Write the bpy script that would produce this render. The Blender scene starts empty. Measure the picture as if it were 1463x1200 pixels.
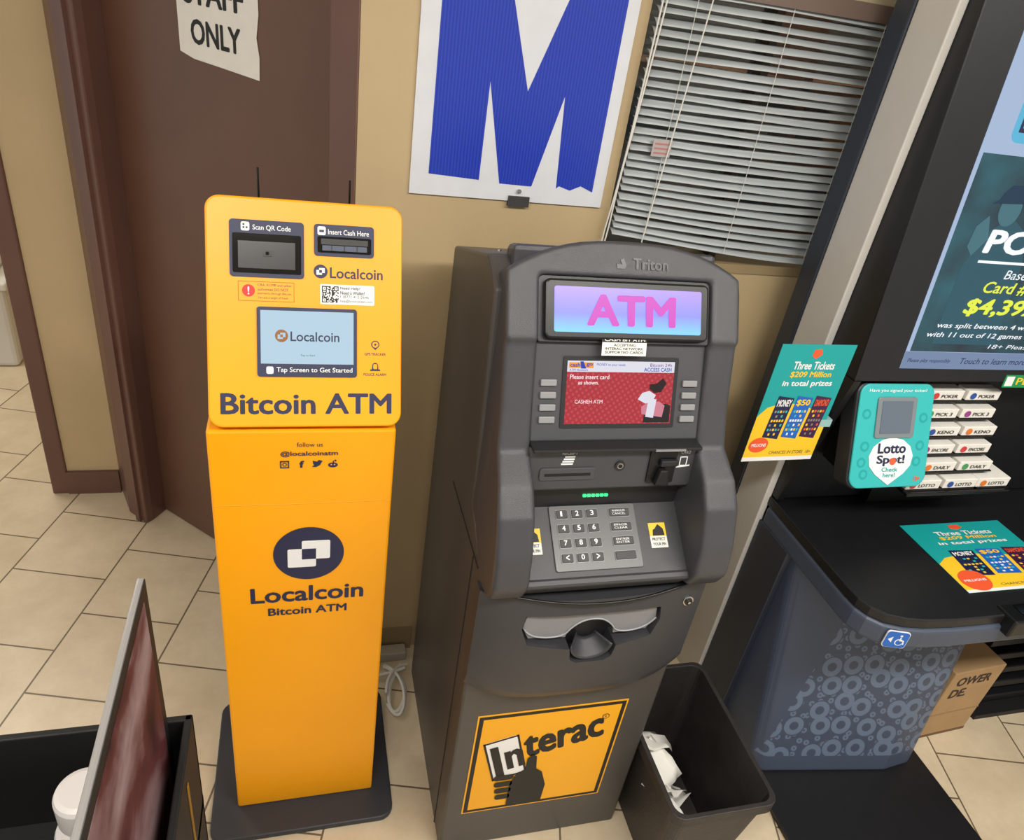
import bpy, bmesh, math, random
from mathutils import Vector, Matrix
random.seed(4)
scene=bpy.context.scene
scene.view_settings.view_transform='Standard'
COL=bpy.context.collection

# ---------------------------------------------------------------- materials
def lin(c):
    r=[]
    for v in c:
        v=v/255.0
        r.append(v/12.92 if v<=0.04045 else ((v+0.055)/1.055)**2.4)
    return (r[0],r[1],r[2],1.0)
MATS={}
def mat(name,col,rough=0.5,metal=0.0,em=0.0,var=0.0,vscale=20.0,bump=0.0,bscale=200.0,spec=0.5,alpha=1.0,trans=0.0,coat=0.0):
    if name in MATS: return MATS[name]
    m=bpy.data.materials.new(name); m.use_nodes=True
    nt=m.node_tree; b=nt.nodes["Principled BSDF"]
    b.inputs["Base Color"].default_value=lin(col)
    b.inputs["Roughness"].default_value=rough
    b.inputs["Metallic"].default_value=metal
    b.inputs["Specular IOR Level"].default_value=spec
    b.inputs["Alpha"].default_value=alpha
    b.inputs["Transmission Weight"].default_value=trans
    b.inputs["Coat Weight"].default_value=coat
    if em>0:
        b.inputs["Base Color"].default_value=tuple(x*0.08 for x in lin(col)[:3])+(1,)
        b.inputs["Emission Color"].default_value=lin(col)
        b.inputs["Emission Strength"].default_value=em
    tc=nt.nodes.new("ShaderNodeTexCoord")
    if var>0:
        n=nt.nodes.new("ShaderNodeTexNoise"); n.inputs["Scale"].default_value=vscale; n.inputs["Detail"].default_value=5
        nt.links.new(tc.outputs["Object"],n.inputs["Vector"])
        r=nt.nodes.new("ShaderNodeValToRGB")
        c=lin(col)
        r.color_ramp.elements[0].position=0.3; r.color_ramp.elements[1].position=0.7
        r.color_ramp.elements[0].color=tuple(max(0,x*(1-var)) for x in c[:3])+(1,)
        r.color_ramp.elements[1].color=tuple(min(1,x*(1+var)) for x in c[:3])+(1,)
        nt.links.new(n.outputs["Fac"],r.inputs[0]); nt.links.new(r.outputs[0],b.inputs["Base Color"])
    if bump>0:
        n2=nt.nodes.new("ShaderNodeTexNoise"); n2.inputs["Scale"].default_value=bscale; n2.inputs["Detail"].default_value=3
        nt.links.new(tc.outputs["Object"],n2.inputs["Vector"])
        bp=nt.nodes.new("ShaderNodeBump"); bp.inputs["Strength"].default_value=bump; bp.inputs["Distance"].default_value=0.002
        nt.links.new(n2.outputs["Fac"],bp.inputs["Height"]); nt.links.new(bp.outputs[0],b.inputs["Normal"])
    MATS[name]=m
    return m

wall_m=mat("tan_wall_paint",(192,169,130),0.6,var=0.06,vscale=3,bump=0.25,bscale=90)
cream_m=mat("cream_paint",(205,190,155),0.6,var=0.04,vscale=4)
door_m=mat("brown_door_paint",(100,70,55),0.42,var=0.07,vscale=4,bump=0.1,bscale=60)
casing_m=mat("brown_casing_paint",(102,72,62),0.38,var=0.06,vscale=6)
ceil_m=mat("ceiling_tile",(225,222,212),0.8,var=0.03)
yel=mat("kiosk_yellow",(252,168,6),0.38,var=0.02,vscale=6)
navy=mat("kiosk_navy",(40,45,76),0.5)
navytxt=mat("kiosk_navy_ink",(36,40,72),0.5)
white=mat("white_ink",(236,236,236),0.5)
black=mat("black_plastic",(14,14,15),0.35)
blackm=mat("black_matte",(18,18,19),0.6)
glassblk=mat("black_glass",(12,12,14),0.08)
basep=mat("kiosk_base_steel",(48,50,56),0.5,var=0.08,vscale=10)
gry=mat("atm_grey_plastic",(64,64,68),0.34,bump=0.3,bscale=900,var=0.05,vscale=8)
gry2=mat("atm_mid_grey_plastic",(68,68,72),0.4,bump=0.2,bscale=900)
gpad=mat("atm_keypad_surround",(54,54,57),0.4,bump=0.2,bscale=900)
gryd=mat("atm_dark_grey",(34,34,37),0.42)
gchin=mat("atm_chin_plastic",(54,54,58),0.34,bump=0.3,bscale=900,var=0.05,vscale=8)
cab=mat("atm_cabinet_paint",(70,67,64),0.36,var=0.07,vscale=5,bump=0.3,bscale=500)
btn=mat("button_grey",(138,138,140),0.45)
slate=mat("terminal_slate",(66,75,92),0.45,var=0.04)
trim_d=mat("terminal_dark_trim",(44,50,62),0.4)
silverw=mat("terminal_white_side",(210,206,200),0.4,var=0.02)
blk2=mat("terminal_black",(22,22,25),0.42,bump=0.1,bscale=600,var=0.12,vscale=30)
paper=mat("paper_white",(232,229,222),0.7,var=0.03)
teal=mat("teal_print",(22,160,160),0.45)
teal2=mat("teal_light_print",(48,180,180),0.45)
yprint=mat("yellow_print",(248,200,44),0.45)
oprint=mat("orange_print",(236,90,48),0.45)
bprint=mat("blue_print",(28,100,190),0.45)
dprint=mat("dark_print",(24,32,72),0.45)
steel=mat("steel",(190,190,192),0.25,metal=1.0)
cardb=mat("cardboard",(176,142,100),0.8,var=0.06,vscale=15)
cable_m=mat("white_cable",(225,222,214),0.5)
blkink=mat("black_ink",(20,20,20),0.55)
greytxt=mat("grey_ink",(60,60,60),0.5)

# ---------------------------------------------------------------- geometry helpers
def empty(name,loc=(0,0,0)):
    o=bpy.data.objects.new(name,None); COL.objects.link(o); o.location=(0,0,0); o.empty_display_size=0.1
    return o
def mk(name,bm,m,parent=None,smooth=False,bevel=0,seg=2):
    bmesh.ops.recalc_face_normals(bm,faces=bm.faces)
    me=bpy.data.meshes.new(name); bm.to_mesh(me); bm.free()
    o=bpy.data.objects.new(name,me); COL.objects.link(o)
    me.materials.append(m)
    if parent: o.parent=parent
    if smooth:
        for p in me.polygons: p.use_smooth=True
    if bevel>0:
        md=o.modifiers.new("bevel","BEVEL"); md.width=bevel; md.segments=seg; md.limit_method='ANGLE'; md.angle_limit=0.6
    return o
def box(name,m,x0,x1,y0,y1,z0,z1,parent=None,bevel=0):
    bm=bmesh.new()
    v=[bm.verts.new((x,y,z)) for x in (x0,x1) for y in (y0,y1) for z in (z0,z1)]
    for f in ((0,1,3,2),(4,6,7,5),(0,4,5,1),(2,3,7,6),(0,2,6,4),(1,5,7,3)): bm.faces.new([v[i] for i in f])
    return mk(name,bm,m,parent,bevel=bevel)
class Fr:
    def __init__(s,O,U,V):
        s.O=Vector(O);s.U=Vector(U).normalized();s.V=Vector(V).normalized();s.N=s.U.cross(s.V)
    def p(s,u,v,d=0): return s.O+s.U*u+s.V*v+s.N*d
def prism(name,m,fr,pts,d0,d1,parent=None,bevel=0,seg=2,smooth=False):
    bm=bmesh.new()
    a=[bm.verts.new(fr.p(u,v,d0)) for u,v in pts]; b=[bm.verts.new(fr.p(u,v,d1)) for u,v in pts]
    bm.faces.new(a[::-1]); bm.faces.new(b)
    k=len(pts)
    for i in range(k): bm.faces.new((a[i],a[(i+1)%k],b[(i+1)%k],b[i]))
    return mk(name,bm,m,parent,bevel=bevel,seg=seg,smooth=smooth)
def rr(x0,x1,y0,y1,r,n=5):
    P=[]
    for cx,cy,a0 in ((x1-r,y0+r,-90),(x1-r,y1-r,0),(x0+r,y1-r,90),(x0+r,y0+r,180)):
        for i in range(n+1):
            a=math.radians(a0+90*i/n); P.append((cx+r*math.cos(a),cy+r*math.sin(a)))
    return P
def circ(cx,cy,rx,ry=None,n=40):
    ry=ry or rx
    return [(cx+rx*math.cos(2*math.pi*i/n),cy+ry*math.sin(2*math.pi*i/n)) for i in range(n)]
def rc(x0,x1,y0,y1): return [(x0,y0),(x1,y0),(x1,y1),(x0,y1)]
XP=Fr((0,0,0),(0,1,0),(0,0,1))
ZP=Fr((0,0,0),(1,0,0),(0,1,0))
def xprism(name,m,pts,x0,x1,parent=None,**k): return prism(name,m,XP,pts,x0,x1,parent,**k)
def zprism(name,m,pts,z0,z1,parent=None,**k): return prism(name,m,ZP,pts,z0,z1,parent,**k)
def text(name,m,fr,s,x0,x1,y0,y1,d=0.001,parent=None,bold=0.0,ext=0.0003,keep=False,shear=0):
    """flat lettering fitted into the rectangle x0..x1,y0..y1 of the frame; bold = stroke thickening"""
    c=bpy.data.curves.new(name,"FONT"); c.body=s; c.size=1; c.resolution_u=3; c.shear=shear
    t=bpy.data.objects.new(name,c); COL.objects.link(t)
    bpy.context.view_layer.update()
    dg=bpy.context.evaluated_depsgraph_get()
    src=bpy.data.meshes.new_from_object(t.evaluated_get(dg))
    bpy.data.objects.remove(t); bpy.data.curves.remove(c)
    P=[(v.co.x,v.co.y) for v in src.vertices]; Fc=[tuple(p.vertices) for p in src.polygons]
    bpy.data.meshes.remove(src)
    b=bold*0.9
    sh=[(0,0)] if b==0 else [(-b,0),(b,0),(0,0),(0,b*0.8),(0,-b*0.8),(-b*.7,-b*.6),(b*.7,b*.6),(b*.7,-b*.6),(-b*.7,b*.6)]
    V=[];FF=[]
    for k,(ox,oy) in enumerate(sh):
        o0=len(V); V+=[(x+ox,y+oy,k) for x,y in P]; FF+=[tuple(i+o0 for i in f) for f in Fc]
    ax=min(v[0] for v in V);bx=max(v[0] for v in V);ay=min(v[1] for v in V);by=max(v[1] for v in V)
    sx=(x1-x0)/(bx-ax); sy=(y1-y0)/(by-ay)
    if keep: sy=sx=min(sx,sy)
    me=bpy.data.meshes.new(name)
    me.from_pydata([tuple(fr.p(x0+(x-ax)*sx,y0+(y-ay)*sy,d+ext+k*0.00001)) for x,y,k in V],[],FF)
    me.materials.append(m)
    o=bpy.data.objects.new(name,me); COL.objects.link(o)
    if parent: o.parent=parent
    return o
def tube(name,m,pts,r,parent=None,cyc=False):
    c=bpy.data.curves.new(name,"CURVE"); c.dimensions='3D'; c.bevel_depth=r; c.bevel_resolution=3; c.resolution_u=8
    sp=c.splines.new('NURBS'); sp.points.add(len(pts)-1)
    for i,p in enumerate(pts): sp.points[i].co=(p[0],p[1],p[2],1)
    sp.order_u=4; sp.use_endpoint_u=True; sp.use_cyclic_u=cyc
    t=bpy.data.objects.new(name,c); COL.objects.link(t)
    bpy.context.view_layer.update()
    me=bpy.data.meshes.new_from_object(t.evaluated_get(bpy.context.evaluated_depsgraph_get()))
    bpy.data.objects.remove(t)
    me.materials.clear(); me.materials.append(m)
    for p in me.polygons: p.use_smooth=True
    o=bpy.data.objects.new(name,me); COL.objects.link(o)
    if parent: o.parent=parent
    return o
def cyl(name,m,c,axis,r,h,parent=None,n=32,bevel=0,r2=None):
    a=Vector(axis).normalized(); t=a.orthogonal().normalized(); fr=Fr(c,t,a.cross(t))
    bm=bmesh.new(); r2=r2 if r2 is not None else r
    A=[bm.verts.new(fr.p(u,v,0)) for u,v in circ(0,0,r,n=n)]; B=[bm.verts.new(fr.p(u,v,h)) for u,v in circ(0,0,r2,n=n)]
    bm.faces.new(A[::-1]); bm.faces.new(B)
    for i in range(n): bm.faces.new((A[i],A[(i+1)%n],B[(i+1)%n],B[i]))
    return mk(name,bm,m,parent,bevel=bevel)

# ---------------------------------------------------------------- camera
F=1050.0; NX,NY=445,2350; H0=1.9
n=Vector((NX-731,NY-600,F)).normalized(); up=-n
fwd=Vector((0,0,1)); h=(fwd-up*fwd.dot(up)).normalized()
right=up.cross(h)
if right.x<0: right=-right
a=math.radians(18.5)
Yv=h*math.cos(a)-right*math.sin(a); Xv=right*math.cos(a)+h*math.sin(a)
R=Vector((Xv.x,Yv.x,up.x)); D=Vector((Xv.y,Yv.y,up.y)); Fw=Vector((Xv.z,Yv.z,up.z))
cd=bpy.data.cameras.new("camera"); co=bpy.data.objects.new("camera",cd); COL.objects.link(co)
cd.sensor_width=36; cd.lens=F/1463*36; cd.clip_start=0.02
M=Matrix.Identity(4)
for i in range(3):
    M[i][0]=R[i]; M[i][1]=-D[i]; M[i][2]=-Fw[i]
M[2][3]=H0
co.matrix_world=M; scene.camera=co

# ---------------------------------------------------------------- floor
fm=bpy.data.materials.new("ceramic_floor_tile"); fm.use_nodes=True
nt=fm.node_tree; b=nt.nodes["Principled BSDF"]; L=nt.links.new
tc=nt.nodes.new("ShaderNodeTexCoord")
sub=nt.nodes.new("ShaderNodeVectorMath"); sub.operation='SUBTRACT'; sub.inputs[1].default_value=(-0.642,2.050,0)
L(tc.outputs["Object"],sub.inputs[0])
da=nt.nodes.new("ShaderNodeVectorMath"); da.operation='DOT_PRODUCT'; da.inputs[1].default_value=(0.2646,0.9644,0)
db=nt.nodes.new("ShaderNodeVectorMath"); db.operation='DOT_PRODUCT'; db.inputs[1].default_value=(0.9644,-0.2646,0)
L(sub.outputs[0],da.inputs[0]); L(sub.outputs[0],db.inputs[0])
cb=nt.nodes.new("ShaderNodeCombineXYZ"); L(da.outputs["Value"],cb.inputs[0]); L(db.outputs["Value"],cb.inputs[1])
br=nt.nodes.new("ShaderNodeTexBrick"); L(cb.outputs[0],br.inputs["Vector"])
br.inputs["Scale"].default_value=1; br.inputs["Brick Width"].default_value=0.305; br.inputs["Row Height"].default_value=0.305
br.inputs["Mortar Size"].default_value=0.003; br.inputs["Mortar Smooth"].default_value=0.25
br.inputs["Color1"].default_value=lin((222,206,178)); br.inputs["Color2"].default_value=lin((214,197,168)); br.inputs["Mortar"].default_value=lin((116,100,82))
no=nt.nodes.new("ShaderNodeTexNoise"); no.inputs["Scale"].default_value=7; no.inputs["Detail"].default_value=8; no.inputs["Roughness"].default_value=0.72
L(tc.outputs["Object"],no.inputs["Vector"])
rp=nt.nodes.new("ShaderNodeValToRGB"); rp.color_ramp.elements[0].position=0.3; rp.color_ramp.elements[1].position=0.68
rp.color_ramp.elements[0].color=(0.82,0.79,0.75,1); rp.color_ramp.elements[1].color=(1,1,1,1)
L(no.outputs["Fac"],rp.inputs[0])
mx=nt.nodes.new("ShaderNodeMixRGB"); mx.blend_type='MULTIPLY'; mx.inputs[0].default_value=1
L(br.outputs["Color"],mx.inputs[1]); L(rp.outputs[0],mx.inputs[2]); L(mx.outputs[0],b.inputs["Base Color"])
b.inputs["Roughness"].default_value=0.38
bp=nt.nodes.new("ShaderNodeBump"); bp.inputs["Strength"].default_value=0.4; bp.inputs["Distance"].default_value=0.003; bp.invert=True
L(br.outputs["Fac"],bp.inputs["Height"]); L(bp.outputs[0],b.inputs["Normal"])
box("floor",fm,-4,4.5,-3,5,-0.05,0)
box("ceiling",ceil_m,-4,4.5,-3,5,2.75,2.8)

# ---------------------------------------------------------------- walls
WY=1.655
WX0,WX1,WZ0,WZ1=0.712,1.40,1.333,1.965
e=empty("wall_back")
zprism("wall_left_of_window",wall_m,[(0.11,WY),(WX0,WY),(WX0,WY+0.12),(0.20,WY+0.12),(0.14,WY+0.09)],0,2.75,e)
box("wall_right_of_window",wall_m,WX1,4.5,WY,WY+0.12,0,2.75,e)
box("wall_below_window",wall_m,WX0,WX1,WY,WY+0.12,0,WZ0,e)
box("wall_above_window",cream_m,WX0,WX1,WY,WY+0.12,WZ1,2.75,e)
box("baseboard_back",mat("tan_baseboard",(150,128,94),0.5),0.115,0.33,WY-0.012,WY,0,0.09)
# diagonal door wall
e=empty("door_1")
S=1.905
zprism("door_leaf",door_m,[(-0.545,S+0.545),(0.16,S-0.16),(0.19,S-0.13),(-0.515,S+0.575)],0.008,2.05,e)
e2=empty("trim_1")
zprism("casing_hinge_side",casing_m,[(-0.685,2.56),(-0.628,2.405),(-0.560,2.335),(-0.540,2.355),(-0.503,2.415),(-0.58,2.56)],0,2.1,e2,bevel=0.006)
zprism("casing_hinge_stop",casing_m,[(-0.60,2.362),(-0.585,2.347),(-0.575,2.357),(-0.59,2.372)],0,2.1,e2)
zprism("casing_latch_side",casing_m,[(0.112,1.652),(0.055,1.715),(0.075,1.735),(0.11,1.80),(0.17,1.74)],0,2.1,e2,bevel=0.005)
zprism("casing_head",casing_m,[(-0.628,2.405),(0.112,1.658),(0.20,1.74),(-0.56,2.50)],2.05,2.12,e2)
zprism("wall_door",wall_m,[(-0.628,2.415),(0.112,1.67),(0.20,1.76),(-0.56,2.52)],2.12,2.75)
box("wall_left_stub",wall_m,-0.855,-0.655,2.545,2.68,0,2.75)
box("baseboard_stub",casing_m,-0.86,-0.68,2.532,2.545,0,0.10)
box("trim_2",casing_m,-0.915,-0.855,2.535,2.70,0,2.1,bevel=0.006)
box("wall_far",mat("far_wall_paint",(206,196,172),0.7,var=0.04),-4,-0.3,4.3,4.4,0,2.75)
box("wall_partition",wall_m,-0.60,-0.55,2.68,4.3,0,2.75)

# window, blinds
e=empty("window_1")
fr_m=mat("window_frame_brown",(78,66,56),0.5)
box("frame_bottom",mat("sill_tan",(160,140,104),0.5),WX0,WX1,WY-0.004,WY+0.12,WZ0-0.012,WZ0+0.012,e)
box("frame_left",fr_m,WX0,WX0+0.02,WY+0.05,WY+0.11,WZ0,WZ1,e)
box("frame_right",fr_m,WX1-0.02,WX1,WY+0.05,WY+0.11,WZ0,WZ1,e)
box("frame_mullion",fr_m,1.04,1.06,WY+0.05,WY+0.11,WZ0,WZ1,e)
box("frame_top",fr_m,WX0,WX1,WY+0.05,WY+0.11,WZ1-0.03,WZ1,e)
g=mat("window_glass",(92,100,104),0.03,alpha=0.5)
box("pane",g,WX0+0.02,WX1-0.02,WY+0.085,WY+0.09,WZ0,WZ1-0.03,e)
box("wall_room_behind",mat("room_wall_dimmed",(120,116,104),0.8,var=0.35,vscale=3),0.3,3.4,2.9,2.95,0,2.75)  # dim lighting of the back room is put into this wall colour
e=empty("storage_shelf")
shm=mat("shelf_brown",(150,104,66),0.6)
for i,z in enumerate((1.28,1.50,1.72)):
    box("shelf_board_%d"%i,shm,0.75,2.2,2.2,2.5,z,z+0.03,e)
for i,x in enumerate((0.75,1.5,2.17)): box("shelf_post_%d"%i,shm,x,x+0.03,2.2,2.5,0,1.95,e)
for i in range(8):
    x=0.8+i*0.17; box("carton_%d"%i,mat("carton_%d"%(i%3),[(176,172,160),(84,106,130),(180,136,80)][i%3],0.7),x,x+0.13,2.22,2.45,(1.31,1.53)[i%2],(1.31,1.53)[i%2]+0.13,e)
e=empty("venetian_blinds")
slat=mat("blind_slat_vinyl",(178,184,186),0.28,var=0.12,vscale=3)
bz0,bz1=1.385,1.93
nz=27
bm=bmesh.new()
for i in range(nz+1):
    zc=bz0+(bz1-bz0)*i/nz
    cols=14
    rows=[]
    ph=math.sin(i*1.7)*4
    for j in range(cols+1):
        x=WX0+0.006+(WX1-WX0-0.012)*j/cols
        sag=-0.008*math.sin(math.pi*j/cols)*(1-i/nz) + (0.032*(1-j/cols)*(1-i/nz)**3) - 0.02*(j/cols)*(1-i/nz)**3+0.0015*math.sin(i*2.3+j*0.5)
        w=0.0135; ang=math.radians(31+ph-10*(1-i/nz))
        r=[]
        for k in range(5):
            s=(k/4*2-1)
            yy=WY-0.018+s*w*math.cos(ang); zz=zc+sag+s*w*math.sin(ang)+0.003*(1-s*s)
            r.append(bm.verts.new((x,yy,zz)))
        rows.append(r)
    for j in range(cols):
        for k in range(4): bm.faces.new((rows[j][k],rows[j+1][k],rows[j+1][k+1],rows[j][k+1]))
o=mk("slats",bm,slat,e,smooth=True); md=o.modifiers.new("s","SOLIDIFY"); md.thickness=0.0006
box("headrail",mat("headrail",(112,94,84),0.5),WX0+0.004,WX1-0.004,WY-0.035,WY-0.001,1.93,1.965,e)  # dark brown carries the shade on the headrail in its colour
for i,x in enumerate((0.80,1.03,1.27)):
    tube("ladder_cord_%d"%i,cable_m,[(x,WY-0.032,1.94),(x+0.002,WY-0.032,1.7),(x,WY-0.032,1.38)],0.0007,e)
tube("tilt_wand",cable_m,[(0.83,WY-0.04,1.94),(0.812,WY-0.042,1.7),(0.795,WY-0.04,1.40)],0.0016,e)
tube("pull_cord",cable_m,[(0.72,WY-0.035,1.94),(0.715,WY-0.035,1.7),(0.705,WY-0.03,1.46),(0.69,WY-0.03,1.38),(0.70,WY-0.03,1.30)],0.002,e)
tube("pull_cord_2",cable_m,[(0.73,WY-0.035,1.94),(0.72,WY-0.035,1.7),(0.70,WY-0.03,1.5),(0.71,WY-0.03,1.40),(0.69,WY-0.03,1.32)],0.002,e)
BF=Fr((0,WY-0.037,0),(1,0,0),(0,0,1))
prism("slat_sticker",mat("faded_label",(176,168,166),0.5),BF,rc(0.768,0.815,1.60,1.638),0,0.001,e)
for i in range(3): prism("sticker_line_%d"%i,mat("faded_red",(180,120,118),0.5),BF,rc(0.773,0.810,1.606+i*0.010,1.610+i*0.010),0.001,0.0015,e)

# ---------------------------------------------------------------- big M sign
e=empty("wall_sign")
SF=Fr((0,WY-0.001,0),(1,0,0),(0,0,1))
prism("board",mat("coroplast_white",(222,224,230),0.4,var=0.03),SF,rc(0.228,0.684,1.466,2.12),0,0.006,e)
sb=bpy.data.materials.new("corrugated_blue"); sb.use_nodes=True
nt=sb.node_tree; b=nt.nodes["Principled BSDF"]; b.inputs["Roughness"].default_value=0.3
tc=nt.nodes.new("ShaderNodeTexCoord"); wv=nt.nodes.new("ShaderNodeTexWave"); wv.bands_direction='X'; wv.inputs["Scale"].default_value=45; wv.inputs["Distortion"].default_value=0.6
nt.links.new(tc.outputs["Object"],wv.inputs["Vector"])
rp=nt.nodes.new("ShaderNodeValToRGB"); rp.color_ramp.elements[0].color=lin((30,50,166)); rp.color_ramp.elements[1].color=lin((42,70,190))
nt.links.new(wv.outputs["Color"],rp.inputs[0]); nt.links.new(rp.outputs[0],b.inputs["Base Color"])
Mp=[(0.268,1.512),(0.382,1.507),(0.383,1.712),(0.430,1.503),(0.506,1.502),(0.552,1.700),(0.566,1.502),(0.572,1.508),(0.60,1.500),(0.625,1.512),(0.656,1.500),(0.656,2.08),(0.596,2.08),(0.467,1.700),(0.345,2.08),(0.268,2.08)]
prism("letter_m",sb,SF,Mp,0.006,0.0068,e)
prism("clip",greytxt,SF,rc(0.455,0.505,1.455,1.478),0.0,0.012,e)
cyl("clip_screw",steel,(0.478,WY-0.01,1.49),(0,-1,0),0.005,0.004,e,n=16)

# staff only sign on door
q=math.sqrt(0.5)
DF=Fr((0,S,0),(q,-q,0),(0,0,1))
e=empty("staff_only_sign")
k=1/q
xl,xr=-0.290*k,-0.094*k
pts=[(xl,1.632),(xl+0.05,1.621),(xl+0.14,1.617),(xr-0.04,1.612),(xr,1.610),(xr+0.002,1.66),(xr-0.006,1.70),(xr+0.003,1.75),(xr,1.86),(xl,1.86)]
prism("sheet",paper,DF,pts,0.001,0.002,e)
text("text_only",blkink,DF,"ONLY",-0.258*k,-0.135*k,1.655,1.712,0.0022,e,bold=0.035)
text("text_staff",blkink,DF,"STAFF",-0.272*k,-0.125*k,1.742,1.80,0.0022,e,bold=0.035)

# ---------------------------------------------------------------- bitcoin kiosk
e=empty("bitcoin_atm_kiosk")
prism("base_plate",basep,ZP,rr(-0.228,0.218,1.085,1.49,0.035),0.0,0.018,e,bevel=0.004)
box("post",yel,-0.166,0.168,1.167,1.36,0.018,1.152,e,bevel=0.005)
box("post_rear",gryd,-0.15,0.15,1.36,1.40,0.018,1.12,e,bevel=0.004)
KF=Fr((0.0,1.160,1.165),(1,0,0),(0,0.173,0.355))
xprism("head_housing",gryd,[(1.18,1.13),(1.38,1.13),(1.44,1.46),(1.36,1.51),(1.19,1.16)],-0.145,0.16,e,bevel=0.006)
prism("head_panel",yel,KF,rr(-0.159,0.175,-0.001,0.397,0.024,8),-0.03,0.0,e,bevel=0.004,seg=3)
tube("antenna_a",black,[(-0.075,1.40,1.45),(-0.075,1.40,1.50),(-0.075,1.40,1.555)],0.002,e)
tube("antenna_b",black,[(0.085,1.40,1.45),(0.085,1.40,1.50),(0.085,1.40,1.545)],0.002,e)
prism("camera_bezel",navy,KF,rr(-0.120,0.003,0.261,0.358,0.006),0,0.002,e)
prism("camera_window",glassblk,KF,rr(-0.115,-0.002,0.268,0.335,0.003),0.002,0.003,e)
prism("camera_window_inner",mat("smoked_plastic",(28,27,30),0.3),KF,rc(-0.106,-0.012,0.276,0.322),0.003,0.0033,e)
prism("scanner_eye",black,KF,rr(-0.066,-0.050,0.297,0.307,0.002),0.0033,0.005,e)
cyl("scanner_lens",glassblk,KF.p(-0.058,0.302,0.005),KF.N,0.003,0.001,e,n=16)
prism("scan_icon",white,KF,rr(-0.101,-0.087,0.339,0.354,0.003),0.002,0.0025,e)
for (i,j) in ((0,0),(1,0),(0,1)): prism("scan_dot_%d%d"%(i,j),navy,KF,rc(-0.098+i*0.005,-0.095+i*0.005,0.343+j*0.005,0.346+j*0.005),0.0025,0.003,e)
text("scan_label",white,KF,"Scan QR Code",-0.082,-0.019,0.340,0.350,0.002,e,bold=0.01)
prism("cash_bezel",navy,KF,rr(0.020,0.124,0.303,0.358,0.006),0,0.002,e)
prism("cash_slot_frame",glassblk,KF,rr(0.026,0.119,0.309,0.337,0.003),0.002,0.003,e)
prism("cash_slot_lip",mat("slot_grey",(62,72,94),0.4),KF,rc(0.034,0.111,0.312,0.321),0.003,0.008,e)
prism("cash_slot",black,KF,rc(0.032,0.113,0.323,0.333),0.003,0.0035,e)
for i in range(3): prism("slot_rib_%d"%i,black,KF,rc(0.049+i*0.022,0.051+i*0.022,0.312,0.321),0.008,0.009,e)
prism("cash_icon",white,KF,rr(0.026,0.040,0.339,0.354,0.003),0.002,0.0025,e)
prism("cash_icon_in",navy,KF,rc(0.029,0.037,0.344,0.348),0.0025,0.003,e)
text("cash_label",white,KF,"Insert Cash Here",0.044,0.115,0.341,0.350,0.002,e,bold=0.01)
def logo(fr,cx,cy,r,d0,e,bg,fg,tag):
    prism("logo_disc_"+tag,bg,fr,circ(cx,cy,r,n=48),d0,d0+0.0006,e)
    prism("logo_sq1_"+tag,fg,fr,rr(cx-0.2*r,cx+0.6*r,cy-0.2*r,cy+0.5*r,0.05*r),d0+0.0006,d0+0.0009,e)
    prism("logo_sq2_"+tag,fg,fr,rr(cx-0.6*r,cx+0.2*r,cy-0.5*r,cy+0.2*r,0.05*r),d0+0.0006,d0+0.00092,e)
    prism("logo_sq3_"+tag,bg,fr,rc(cx-0.2*r,cx+0.2*r,cy-0.2*r,cy+0.2*r),d0+0.0009,d0+0.0012,e)
logo(KF,0.031,0.276,0.012,0,e,navytxt,white,"a")
text("brand_text_a",navytxt,KF,"Localcoin",0.047,0.140,0.265,0.284,0,e,bold=0.02)
def outline(name,m,fr,x0,x1,y0,y1,t,d0,e):
    for i,(a,b2,c,dd) in enumerate(((x0,x1,y0,y0+t),(x0,x1,y1-t,y1),(x0,x0+t,y0,y1),(x1-t,x1,y0,y1))):
        prism("%s_%d"%(name,i),m,fr,rc(a,b2,c,dd),d0,d0+0.0006,e)
outline("warning_box",mat("brown_line",(176,96,10),0.5),KF,-0.107,-0.014,0.220,0.254,0.0008,0,e)
prism("warning_icon",mat("red_ink",(226,44,40),0.5),KF,circ(-0.090,0.238,0.0105),0,0.0006,e)
text("warning_mark",white,KF,"!",-0.0915,-0.0885,0.231,0.245,0.0007,e,bold=0.02)
for i,s in enumerate(("CRA, RCMP and other","authorities DO NOT","payments through Bitcoin.","You are a target of fraud.")):
    text("warning_line_%d"%i,navytxt,KF,s,-0.075,-0.018-0.006*(i%2),0.2455-i*0.0073,0.2505-i*0.0073,0,e)
prism("help_label",white,KF,rr(0.030,0.125,0.219,0.254,0.002),0,0.0005,e)
bm=bmesh.new()
random.seed(7)
N=17; q0=0.033; s0=0.029/N
for i in range(N):
    for j in range(N):
        fin=False
        for (a0,b0) in ((0,0),(N-5,N-5),(0,N-5)):
            if a0<=i<a0+5 and b0<=j<b0+5:
                fin=True; on=(i in(a0,a0+4) or j in(b0,b0+4) or (i==a0+2 and j==b0+2))
        if not fin: on=random.random()<0.5
        if on:
            vs=[bm.verts.new(KF.p(q0+(i+aa)*s0,0.222+(j+bb)*s0,0.0007)) for aa,bb in((0,0),(1,0),(1,1),(0,1))]
            bm.faces.new(vs)
mk("qr_code",bm,blkink,e)
for i,s in enumerate(("Need Help?","Need a Wallet?","1 (877) 412-2646","help@localcoinatm.com")):
    text("help_line_%d"%i,greytxt,KF,s,0.065,(0.10,0.108,0.115,0.121)[i],0.2445-i*0.0075,0.2505-i*0.0075,0.0005,e,bold=0.02 if i<2 else 0)
prism("screen_bezel",navy,KF,rr(-0.077,0.094,0.089,0.211,0.005),0,0.003,e)
scr=mat("kiosk_screen",(184,212,230),0.15,em=0.9)
prism("screen",scr,KF,rc(-0.071,0.088,0.112,0.205),0.003,0.0034,e)
og=mat("logo_orange",(200,130,60),0.5,em=0.5)
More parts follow.
